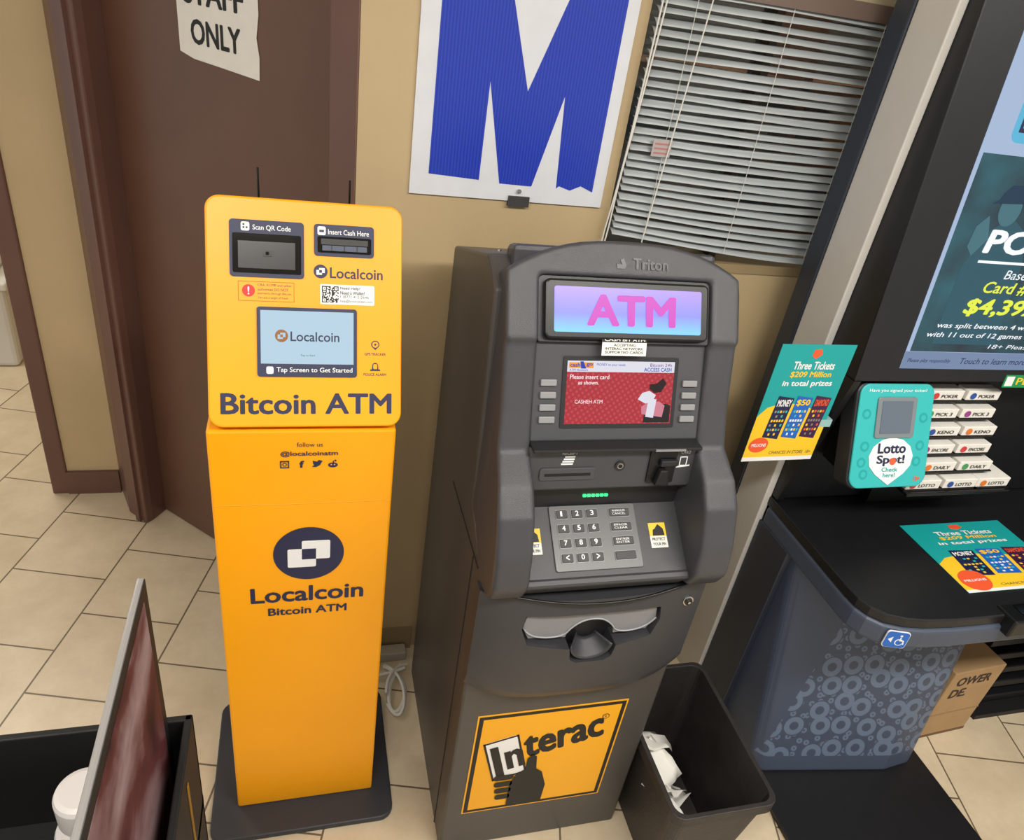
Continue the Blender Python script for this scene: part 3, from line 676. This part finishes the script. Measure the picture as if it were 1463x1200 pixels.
prism("screen_backdrop",pale,LF,rc(1.365,2.35,0.036,0.80),0,0.001,e)
prism("screen_image",sc,LF,rc(1.376,2.35,0.080,0.525),0.001,0.0014,e)
prism("screen_caption_bar",mat("caption_bar",(120,140,176),0.2,em=0.8),LF,rc(1.365,2.35,0.036,0.079),0.001,0.0016,e)
prism("screen_card",cyanm,LF,rr(1.43,2.2,0.550,0.645,0.02),0.001,0.0014,e)
text("screen_card_text",dprint,LF,"LOTTO",1.445,1.62,0.57,0.62,0.0015,e,bold=0.03)
prism("screen_red_tag",mat("screen_red",(220,50,60),0.2,em=0.8),LF,rr(1.44,1.58,0.66,0.70,0.01),0.001,0.0015,e)
bat=mat("player_tone",(36,80,94),0.3,em=1.0); bat2=mat("player_light",(62,106,118),0.3,em=1.0)
prism("player_torso",bat,LF,[(1.43,0.10),(1.62,0.10),(1.60,0.30),(1.57,0.37),(1.52,0.40),(1.46,0.36),(1.43,0.28)],0.0014,0.0017,e)
prism("player_head",bat2,LF,circ(1.505,0.415,0.030,0.036),0.0017,0.0019,e)
prism("player_cap",mat("cap_tone",(14,48,72),0.3,em=1.0),LF,[(1.450,0.425),(1.540,0.43),(1.538,0.455),(1.520,0.468),(1.490,0.466),(1.472,0.45),(1.467,0.435)],0.0019,0.0021,e)
prism("player_arm",bat2,LF,[(1.445,0.31),(1.475,0.35),(1.455,0.40),(1.43,0.375),(1.425,0.33)],0.0017,0.0019,e)
lw=mat("screen_letter_white",(240,244,248),0.3,em=1.0); ly=mat("screen_letter_yellow",(222,232,70),0.3,em=1.0)
text("headline",lw,LF,"POOLS",1.470,1.79,0.318,0.372,0.003,e,bold=0.045,shear=0.1)
prism("headline_rule",lw,LF,rc(1.470,1.79,0.296,0.302),0.003,0.0034,e)
text("sub_base",lw,LF,"Baseball",1.562,1.68,0.262,0.283,0.003,e,shear=0.2)
text("card_no",ly,LF,"Card #1204",1.516,1.74,0.225,0.255,0.003,e,bold=0.02,shear=0.2)
text("prize",ly,LF,"$4,392.10",1.482,1.80,0.170,0.214,0.003,e,bold=0.035,shear=0.15)
text("line_a",lw,LF,"was split between 4 winners",1.425,1.76,0.137,0.153,0.003,e,bold=0.01,shear=0.2)
text("line_b",lw,LF,"with 11 out of 12 games correct",1.405,1.79,0.114,0.130,0.003,e,bold=0.01,shear=0.2)
text("age_note",lw,LF,"18+ Please play",1.60,1.80,0.088,0.102,0.003,e,shear=0.2)
text("responsible",dprint,LF,"Please play responsibly",1.378,1.505,0.050,0.062,0.002,e,shear=0.2)
text("touch",dprint,LF,"Touch to learn more",1.535,1.74,0.050,0.065,0.002,e,shear=0.2)
prism("green_sticker",mat("green_print",(30,140,80),0.4),LF,rc(1.70,1.90,-0.012,0.022),0,0.001,e)
prism("green_sticker_code",white,LF,rc(1.705,1.73,-0.008,0.018),0.001,0.0014,e)
text("green_sticker_text",yprint,LF,"PLAY",1.74,1.83,-0.004,0.015,0.001,e,bold=0.02)
desk=[(1.245,1.39),(1.245,1.03),(1.249,0.995),(1.262,0.965),(1.288,0.938),(1.33,0.92),(1.38,0.91),(1.46,0.904),(2.6,0.892),(2.6,1.39)]
zprism("desk_top",blk2,desk,0.752,0.78,e,bevel=0.004)
zprism("desk_band",slate,[(1.243,1.38),(1.243,1.03),(1.246,0.990),(1.259,0.960),(1.286,0.932),(1.329,0.913),(1.38,0.903),(1.46,0.897),(2.6,0.885),(2.6,1.38)],0.692,0.752,e,bevel=0.010,seg=3)
AF=Fr((1.320,0.9145,0.722),(1,-0.30,0),(0,0,1))
prism("access_badge",bprint,AF,rr(-0.026,0.026,-0.024,0.024,0.008),0,0.003,e)
prism("access_badge_rim",white,AF,rr(-0.0275,0.0275,-0.0255,0.0255,0.008),-0.001,0.002,e)
prism("access_wheel",white,AF,circ(0.008,-0.006,0.010,n=24),0.003,0.0035,e)
prism("access_wheel_in",bprint,AF,circ(0.008,-0.006,0.0075,n=24),0.0035,0.004,e)
prism("access_body",white,AF,[(0.006,0.010),(0.009,0.010),(0.009,0.002),(0.017,0.002),(0.020,-0.010),(0.017,-0.011),(0.015,-0.001),(0.006,-0.001)],0.004,0.0045,e)
prism("access_head",white,AF,circ(0.0075,0.014,0.003,n=16),0.003,0.0035,e)
prism("access_arrow",white,AF,[(-0.020,0.0),(-0.010,0.009),(-0.010,-0.009)],0.003,0.0035,e)
box("desk_scanner",black,1.60,1.80,0.872,0.935,0.735,0.786,e,bevel=0.006)
box("desk_scanner_window",glassblk,1.64,1.74,0.882,0.925,0.786,0.788,e)
bm=bmesh.new()
bot=[(1.262,1.35),(1.262,1.075),(1.29,1.045),(1.68,0.99),(1.78,1.00),(1.86,1.08),(1.86,1.35)]
top=[(1.262,1.35),(1.262,1.235),(1.29,1.21),(1.80,1.15),(1.90,1.155),(1.98,1.20),(1.98,1.35)]
A=[bm.verts.new((x,y,0.018)) for x,y in bot]; B=[bm.verts.new((x,y,0.70)) for x,y in top]
bm.faces.new(A[::-1]); bm.faces.new(B)
for i in range(len(A)): bm.faces.new((A[i],A[(i+1)%len(A)],B[(i+1)%len(A)],B[i]))
pm=bpy.data.materials.new("pedestal_ring_print"); pm.use_nodes=True
nt=pm.node_tree; b=nt.nodes["Principled BSDF"]; b.inputs["Roughness"].default_value=0.45
tc=nt.nodes.new("ShaderNodeTexCoord"); sp=nt.nodes.new("ShaderNodeSeparateXYZ"); nt.links.new(tc.outputs["Object"],sp.inputs[0])
cx_=nt.nodes.new("ShaderNodeCombineXYZ"); nt.links.new(sp.outputs["X"],cx_.inputs[0]); nt.links.new(sp.outputs["Z"],cx_.inputs[1])
base=lin((64,73,92)); ring=lin((96,110,132))
def rings(scale,rnd,r0,r1):
    vo=nt.nodes.new("ShaderNodeTexVoronoi"); vo.voronoi_dimensions='2D'; vo.inputs["Scale"].default_value=scale; vo.inputs["Randomness"].default_value=rnd
    nt.links.new(cx_.outputs[0],vo.inputs["Vector"])
    rp=nt.nodes.new("ShaderNodeValToRGB"); cr=rp.color_ramp; cr.interpolation='CONSTANT'
    cr.elements[0].position=0; cr.elements[0].color=(0,0,0,1)
    cr.elements[1].position=r0; cr.elements[1].color=(1,1,1,1)
    x_=cr.elements.new(r1); x_.color=(0,0,0,1)
    nt.links.new(vo.outputs["Distance"],rp.inputs[0]); return rp,vo
r1,big=rings(13.5,0.6,0.19,0.41)
r2,_s=rings(33,0.8,0.10,0.30)
def mth(op,a,b_=None,v=None):
    m_=nt.nodes.new("ShaderNodeMath"); m_.operation=op
    nt.links.new(a,m_.inputs[0])
    if b_ is not None: nt.links.new(b_,m_.inputs[1])
    if v is not None: m_.inputs[1].default_value=v
    return m_.outputs[0]
outside=mth('GREATER_THAN',big.outputs["Distance"],v=0.47)
small=mth('MULTIPLY',r2.outputs[0],outside)
pat=mth('MAXIMUM',r1.outputs[0],small)
lim=mth('MULTIPLY',sp.outputs["X"],v=2.6); lim=mth('SUBTRACT',lim,v=3.22)
inside=mth('GREATER_THAN',lim,sp.outputs["Z"])
topm=mth('LESS_THAN',sp.outputs["Z"],v=0.60); botm=mth('GREATER_THAN',sp.outputs["Z"],v=0.075)
fac=mth('MULTIPLY',mth('MULTIPLY',mth('MULTIPLY',pat,inside),topm),botm)
mx=nt.nodes.new("ShaderNodeMixRGB"); nt.links.new(fac,mx.inputs[0]); mx.inputs[1].default_value=base; mx.inputs[2].default_value=ring
nt.links.new(mx.outputs[0],b.inputs["Base Color"])
mk("pedestal",bm,pm,e,bevel=0.012,seg=3)
zprism("floor_plate",blk2,rr(1.262,1.84,0.55,1.34,0.02),0,0.018,e,bevel=0.003)
box("side_leg",trim_d,1.240,1.262,1.24,1.385,0.0,0.70,e,bevel=0.003)

# ticket checker
t=empty("ticket_checker")
Lc=math.hypot(1.284-1.188,1.195-0.96)
TK=Fr((1.39,1.188,0.96),(1,0,0),(0,0.096,0.235))
outl=[]
for u,v in rr(-0.108,0.110,0.0,Lc,0.025,6):
    outl.append((u*(1.0+0.05*(1-v/Lc)) ,v-0.012*(1-(u/0.11)**2)*(1 if v<0.1 else 0)))
prism("shell",gryd,TK,[(u*1.05,v*1.02-0.003) for u,v in outl],-0.05,0.0,t,bevel=0.006)
prism("face",teal2,TK,outl,0,0.006,t,bevel=0.003)
for i,(u,v) in enumerate(((-0.08,0.10),(-0.085,0.06),(0.085,0.10),(0.08,0.06),(-0.085,0.18),(0.085,0.17),(-0.075,0.03))):
    prism("face_ring_%d"%i,teal,TK,circ(u,v,0.013,n=20),0.006,0.0062,t)
    prism("face_ring_in_%d"%i,teal2,TK,circ(u,v,0.007,n=20),0.0062,0.0064,t)
prism("scan_window_frame",mat("checker_grey",(120,130,135),0.3),TK,rr(-0.058,0.058,0.120,0.222,0.008),0.006,0.010,t,bevel=0.002)
prism("scan_window",mat("checker_screen",(96,108,122),0.08),TK,rc(-0.045,0.045,0.132,0.212),0.010,0.011,t)
text("checker_head",white,TK,"Have you signed your ticket?",-0.085,0.085,0.232,0.242,0.0065,t,bold=0.01)
prism("pin_badge",white,TK,[(0,0.002)]+[(0.066*math.cos(a_),0.070+0.052*math.sin(a_)) for a_ in [math.radians(-50+28*i) for i in range(11)]],0.0065,0.008,t)
text("pin_text_1",dprint,TK,"Lotto",-0.042,0.042,0.082,0.108,0.0082,t,bold=0.04)
text("pin_text_2",dprint,TK,"Spot!",-0.042,0.042,0.050,0.078,0.0082,t,bold=0.04)
prism("pin_text_dot",oprint,TK,circ(0.006,0.062,0.009),0.009,0.0095,t)
text("pin_text_3",teal,TK,"Check",-0.024,0.024,0.036,0.047,0.0082,t,bold=0.03)
text("pin_text_4",teal,TK,"here!",-0.018,0.018,0.022,0.033,0.0082,t,bold=0.03)
text("age_tag",oprint,TK,"18+",0.078,0.098,0.010,0.022,0.0065,t,bold=0.04)
xprism("bracket",black,[(1.20,0.96),(1.24,0.93),(1.365,0.93),(1.365,1.12),(1.27,1.12)],1.34,1.44,t)

# selection slip organiser (fixed to the back panel)
s=empty("slip_organizer")
box("tray_base",black,1.49,1.83,1.20,1.365,0.908,0.918,s,bevel=0.003)
box("riser_back",black,1.53,1.80,1.34,1.368,0.782,1.20,s)
cols=[(206,60,60),(40,80,160),(226,120,40),(70,150,90),(150,60,140)]
for r_ in range(6):
    for c_ in range(2 if r_>0 else 3):
        x0=1.520+c_*0.120-(0.03 if r_==0 else 0)-r_*0.001+(0.012 if r_%2 else 0); z0=0.922+r_*0.043; y0=1.212+r_*0.018
        if c_==2 and r_==0: x0-=0.01
        FFm=Fr((x0,y0,z0),(1,0,0),(0,0,1))
        box("slip_stack_%d_%d"%(r_,c_),paper,x0,x0+0.108,y0+0.001,1.345,z0,z0+0.027,s,bevel=0.002)
        m_=mat("slip_print_%d"%((r_*2+c_)%5),cols[(r_*2+c_)%5],0.5)
        prism("slip_mark_%d_%d"%(r_,c_),m_,FFm,circ(0.020,0.013,0.009,n=20),0,0.001,s)
        text("slip_text_%d_%d"%(r_,c_),greytxt,FFm,("LOTTO","DAILY","ENCORE","KENO","PICK 3","POKER")[r_],0.038,0.090,0.007,0.017,0,s,bold=0.02)
        box("slip_divider_%d_%d"%(r_,c_),black,x0-0.006,x0+0.114,y0-0.002,1.345,z0-0.004,z0-0.001,s)

# flyers
def flyer(fr,w,h,par,land=False):
    prism("sheet",teal,fr,rc(0,w,0,h),0,0.0012,par)
    prism("yellow_swoop",yprint,fr,[(0,0),(w,0),(w,0.30*h),(0.85*w,0.42*h),(0.6*w,0.50*h),(0.3*w,0.52*h),(0.1*w,0.48*h),(0,0.40*h)],0.0012,0.0015,par)
    prism("footer",white,fr,rc(0,w,0,0.035*h),0.0015,0.0018,par)
    prism("logo_spark",oprint,fr,[(0.44*w,0.91*h),(0.5*w,0.885*h),(0.57*w,0.92*h),(0.54*w,0.965*h),(0.45*w,0.96*h)],0.0012,0.0016,par)
    text("t1",white,fr,"Three Tickets",0.24*w,0.80*w,0.80*h,0.865*h,0.0015,par,bold=0.03)
    text("t2",yprint,fr,"$209 Million",0.24*w,0.80*w,0.73*h,0.785*h,0.0015,par,bold=0.03)
    text("t3",white,fr,"in total prizes",0.18*w,0.86*w,0.65*h,0.71*h,0.0015,par,bold=0.03)
    for i,(x,mm) in enumerate(((0.17,dprint),(0.43,bprint),(0.69,mat("ticket_purple",(60,28,70),0.4)))):
        x0=x*w; x1=(x+0.22)*w
        prism("ticket_%d"%i,mm,fr,[(x0,0.22*h),(x1,0.20*h),(x1+0.03*w,0.56*h),(x0+0.03*w,0.58*h)],0.0018,0.0021,par)
        text("ticket_name_%d"%i,(white,yprint,oprint)[i],fr,("MONEY","$50","DIAMOND")[i],x0+0.04*w,x1+0.01*w,0.49*h,0.55*h,0.0023,par,bold=0.04)
        for j in range(6):
            for k_ in range(5):
                cx=x0+(0.025+0.037*k_)*w+0.004*w*j; cy=(0.235+0.040*j)*h
                mm2=((yprint,teal2,steel),(white,yprint,teal2),(steel,oprint,yprint))[i][(j*k_+j)%3]
                if (j+k_*2)%4!=0: prism("ticket_cell_%d_%d_%d"%(i,j,k_),mm2,fr,rc(cx,cx+0.024*w,cy,cy+0.020*h),0.0021,0.0024,par)
    prism("prize_burst",oprint,fr,circ(0.16*w,0.15*h,0.13*w,0.105*w),0.0025,0.0028,par)
    text("burst_text",white,fr,"MILLIONS",0.06*w,0.26*w,0.135*h,0.165*h,0.0029,par,bold=0.03)
    text("foot_text",greytxt,fr,"CHANCES IN STORE  18+",0.35*w,0.95*w,0.06*h,0.09*h,0.0016,par)
f=empty("hanging_flyer")
flyer(Fr((1.018,1.27,0.985),(1,0.02,0),(0.0,0,1)),0.200,0.315,f)
box("clip_arm",mat("clear_clip",(150,190,190),0.2),1.19,1.235,1.272,1.40,1.08,1.10,f)
f=empty("counter_flyer")
flyer(Fr((1.560,0.978,0.7812),(1,0,0),(0,1,0)),0.34,0.255,f,True)

# ---------------------------------------------------------------- cardboard box + plastic bag + dark rack
c=empty("cardboard_box")
BFb=Fr((1.885,1.085,0),(1,0.06,0),(0,0,1))
prism("carton",cardb,BFb,rc(0,0.21,0,0.31),-0.28,0,c,bevel=0.003)
inkb=mat("carton_ink",(60,44,34),0.7)
text("carton_print_1",inkb,BFb,"OWER",0.03,0.17,0.245,0.285,0.0005,c,bold=0.04)
text("carton_print_2",inkb,BFb,"DE.",0.03,0.10,0.19,0.23,0.0005,c,bold=0.04)
prism("tape",mat("tape",(146,114,76),0.3),BFb,rc(0,0.21,0.11,0.115),0,0.0008,c)
prism("box_stripe",mat("carton_dark",(110,78,52),0.6),BFb,rc(0,0.21,0.0,0.012),0,0.0008,c)
bag=mat("clear_bag",(225,228,230),0.12,alpha=0.45)
crumple("plastic_bag",bag,(2.03,1.21,0.405),0.20,0.16,0.07,None,11,0.1)
c=empty("floor_display_rack")
for i in range(7): box("rack_tier_%d"%i,blk2,2.17,2.58,1.16+i*0.012,1.45,0.03+i*0.055,0.06+i*0.055,c,bevel=0.004)
box("rack_back",blackm,2.18,2.57,1.28,1.46,0.0,0.48,c)
box("rack_foot",blackm,2.16,2.58,1.12,1.46,0.0,0.02,c)
box("wall_side_right",mat("dark_fixture",(30,30,34),0.5),2.62,2.7,0.6,1.6,0,2.75)

# ---------------------------------------------------------------- cables near wall
c=empty("power_cables")
tube("cable_a",cable_m,[(0.235,1.57,0.012),(0.26,1.56,0.01),(0.305,1.50,0.01),(0.28,1.41,0.01),(0.235,1.38,0.01),(0.24,1.50,0.012),(0.29,1.57,0.012)],0.006,c)
tube("cable_b",cable_m,[(0.24,1.575,0.01),(0.27,1.55,0.022),(0.31,1.45,0.02),(0.26,1.35,0.01),(0.235,1.43,0.01)],0.005,c)
tube("cable_c",cable_m,[(0.235,1.46,0.02),(0.24,1.52,0.03),(0.27,1.56,0.02),(0.31,1.57,0.01)],0.005,c)
tube("cable_d",cable_m,[(0.13,1.52,0.01),(0.20,1.54,0.01),(0.26,1.53,0.02),(0.30,1.55,0.02)],0.005,c)
box("power_strip",mat("power_strip_grey",(176,168,152),0.5),0.19,0.31,1.595,1.635,0.0,0.035,bevel=0.004)

# ---------------------------------------------------------------- foreground display rack
r=empty("counter_display_rack")
rx0,rx1,ry0,ry1=-0.56,-0.146,0.22,0.70
box("side_right",blackm,rx1-0.010,rx1,ry0,ry1,0,1.0,r,bevel=0.002)
box("side_left",blackm,rx0,rx0+0.010,ry0,ry1,0,1.0,r)
box("rack_back",blackm,rx0,rx1,ry1-0.010,ry1,0,1.0,r,bevel=0.002)
box("rack_front",blackm,rx0,rx1,ry0,ry0+0.01,0,1.0,r)
box("rack_shelf",blackm,rx0,rx1,ry0,ry1,0.80,0.815,r)
box("header_core",mat("header_edge_silver",(178,176,176),0.3,metal=0.6),-0.184,-0.176,0.26,0.690,0.70,1.262,r,bevel=0.003)
pg=bpy.data.materials.new("header_print"); pg.use_nodes=True
nt=pg.node_tree; b=nt.nodes["Principled BSDF"]; b.inputs["Roughness"].default_value=0.6; b.inputs["Specular IOR Level"].default_value=0.15
tc=nt.nodes.new("ShaderNodeTexCoord"); nn=nt.nodes.new("ShaderNodeTexNoise"); nn.inputs["Scale"].default_value=7; nn.inputs["Detail"].default_value=6; nn.inputs["Distortion"].default_value=0.8
nt.links.new(tc.outputs["Object"],nn.inputs["Vector"]); rp=nt.nodes.new("ShaderNodeValToRGB"); cr=rp.color_ramp
cr.elements[0].position=0.3; cr.elements[0].color=lin((30,20,24)); cr.elements[1].position=0.74; cr.elements[1].color=lin((160,138,140))
x_=cr.elements.new(0.5); x_.color=lin((92,50,52))
nt.links.new(nn.outputs["Fac"],rp.inputs[0]); nt.links.new(rp.outputs[0],b.inputs["Base Color"])
box("header_border",blackm,-0.176,-0.1753,0.262,0.688,0.70,1.260,r)
box("header_print",pg,-0.1753,-0.1746,0.27,0.668,0.70,1.243,r)
box("inner_strip",mat("rack_yellow",(150,108,34),0.4),-0.1455,-0.1445,0.612,0.62,0.0,0.97,r)
bt=empty("white_cap_bottle")
bw=mat("bottle_white",(214,210,208),0.35)
cyl("body",bw,(-0.262,0.616,0.817),(0,0,1),0.042,0.10,bt,bevel=0.008)
cyl("neck",bw,(-0.262,0.616,0.915),(0,0,1),0.026,0.03,bt)
cyl("cap",bw,(-0.262,0.616,0.935),(0,0,1),0.033,0.055,bt,n=48,bevel=0.008)
pk=empty("snack_carton")
box("carton_body",mat("pack_white",(206,196,188),0.5),-0.50,-0.235,0.30,0.560,0.817,0.985,pk,bevel=0.003)

# left doorway contents
t=empty("storage_tub")
wt_=mat("tub_white",(214,212,206),0.5)
box("tub_body",wt_,-2.0,-1.30,3.55,4.1,0,0.40,t,bevel=0.02)
box("tub_rim",wt_,-2.04,-1.27,3.51,4.14,0.40,0.44,t,bevel=0.01)
box("tub_lid",mat("tub_lid",(225,222,215),0.5),-2.0,-1.34,3.56,4.1,0.44,0.70,t,bevel=0.02)

# ---------------------------------------------------------------- lights
def area(name,loc,sx,sy,power,col,rot=(0,0,0)):
    l=bpy.data.lights.new(name,"AREA"); l.shape='RECTANGLE'; l.size=sx; l.size_y=sy; l.energy=power; l.color=col
    o=bpy.data.objects.new(name,l); COL.objects.link(o); o.location=loc; o.rotation_euler=rot
    return o
fx=mat("lamp_diffuser",(255,250,240),0.5,em=2.0)
for i,(x,y) in enumerate(((-0.6,-0.2),(1.0,-0.2),(2.4,-0.2),(-1.6,3.2),(1.5,2.3))):
    e=empty("ceiling_light")
    box("housing",white,x-0.62,x+0.62,y-0.17,y+0.17,2.71,2.75,e)
    box("diffuser",fx,x-0.60,x+0.60,y-0.15,y+0.15,2.703,2.71,e)
    area("lamp",(x,y,2.69),1.2,0.3,(36,36,27,25,12)[i],(1,0.965,0.90)).parent=e
w=bpy.data.worlds.new("world"); scene.world=w; w.use_nodes=True
w.node_tree.nodes["Background"].inputs[0].default_value=(1.0,0.97,0.93,1); w.node_tree.nodes["Background"].inputs[1].default_value=0.66
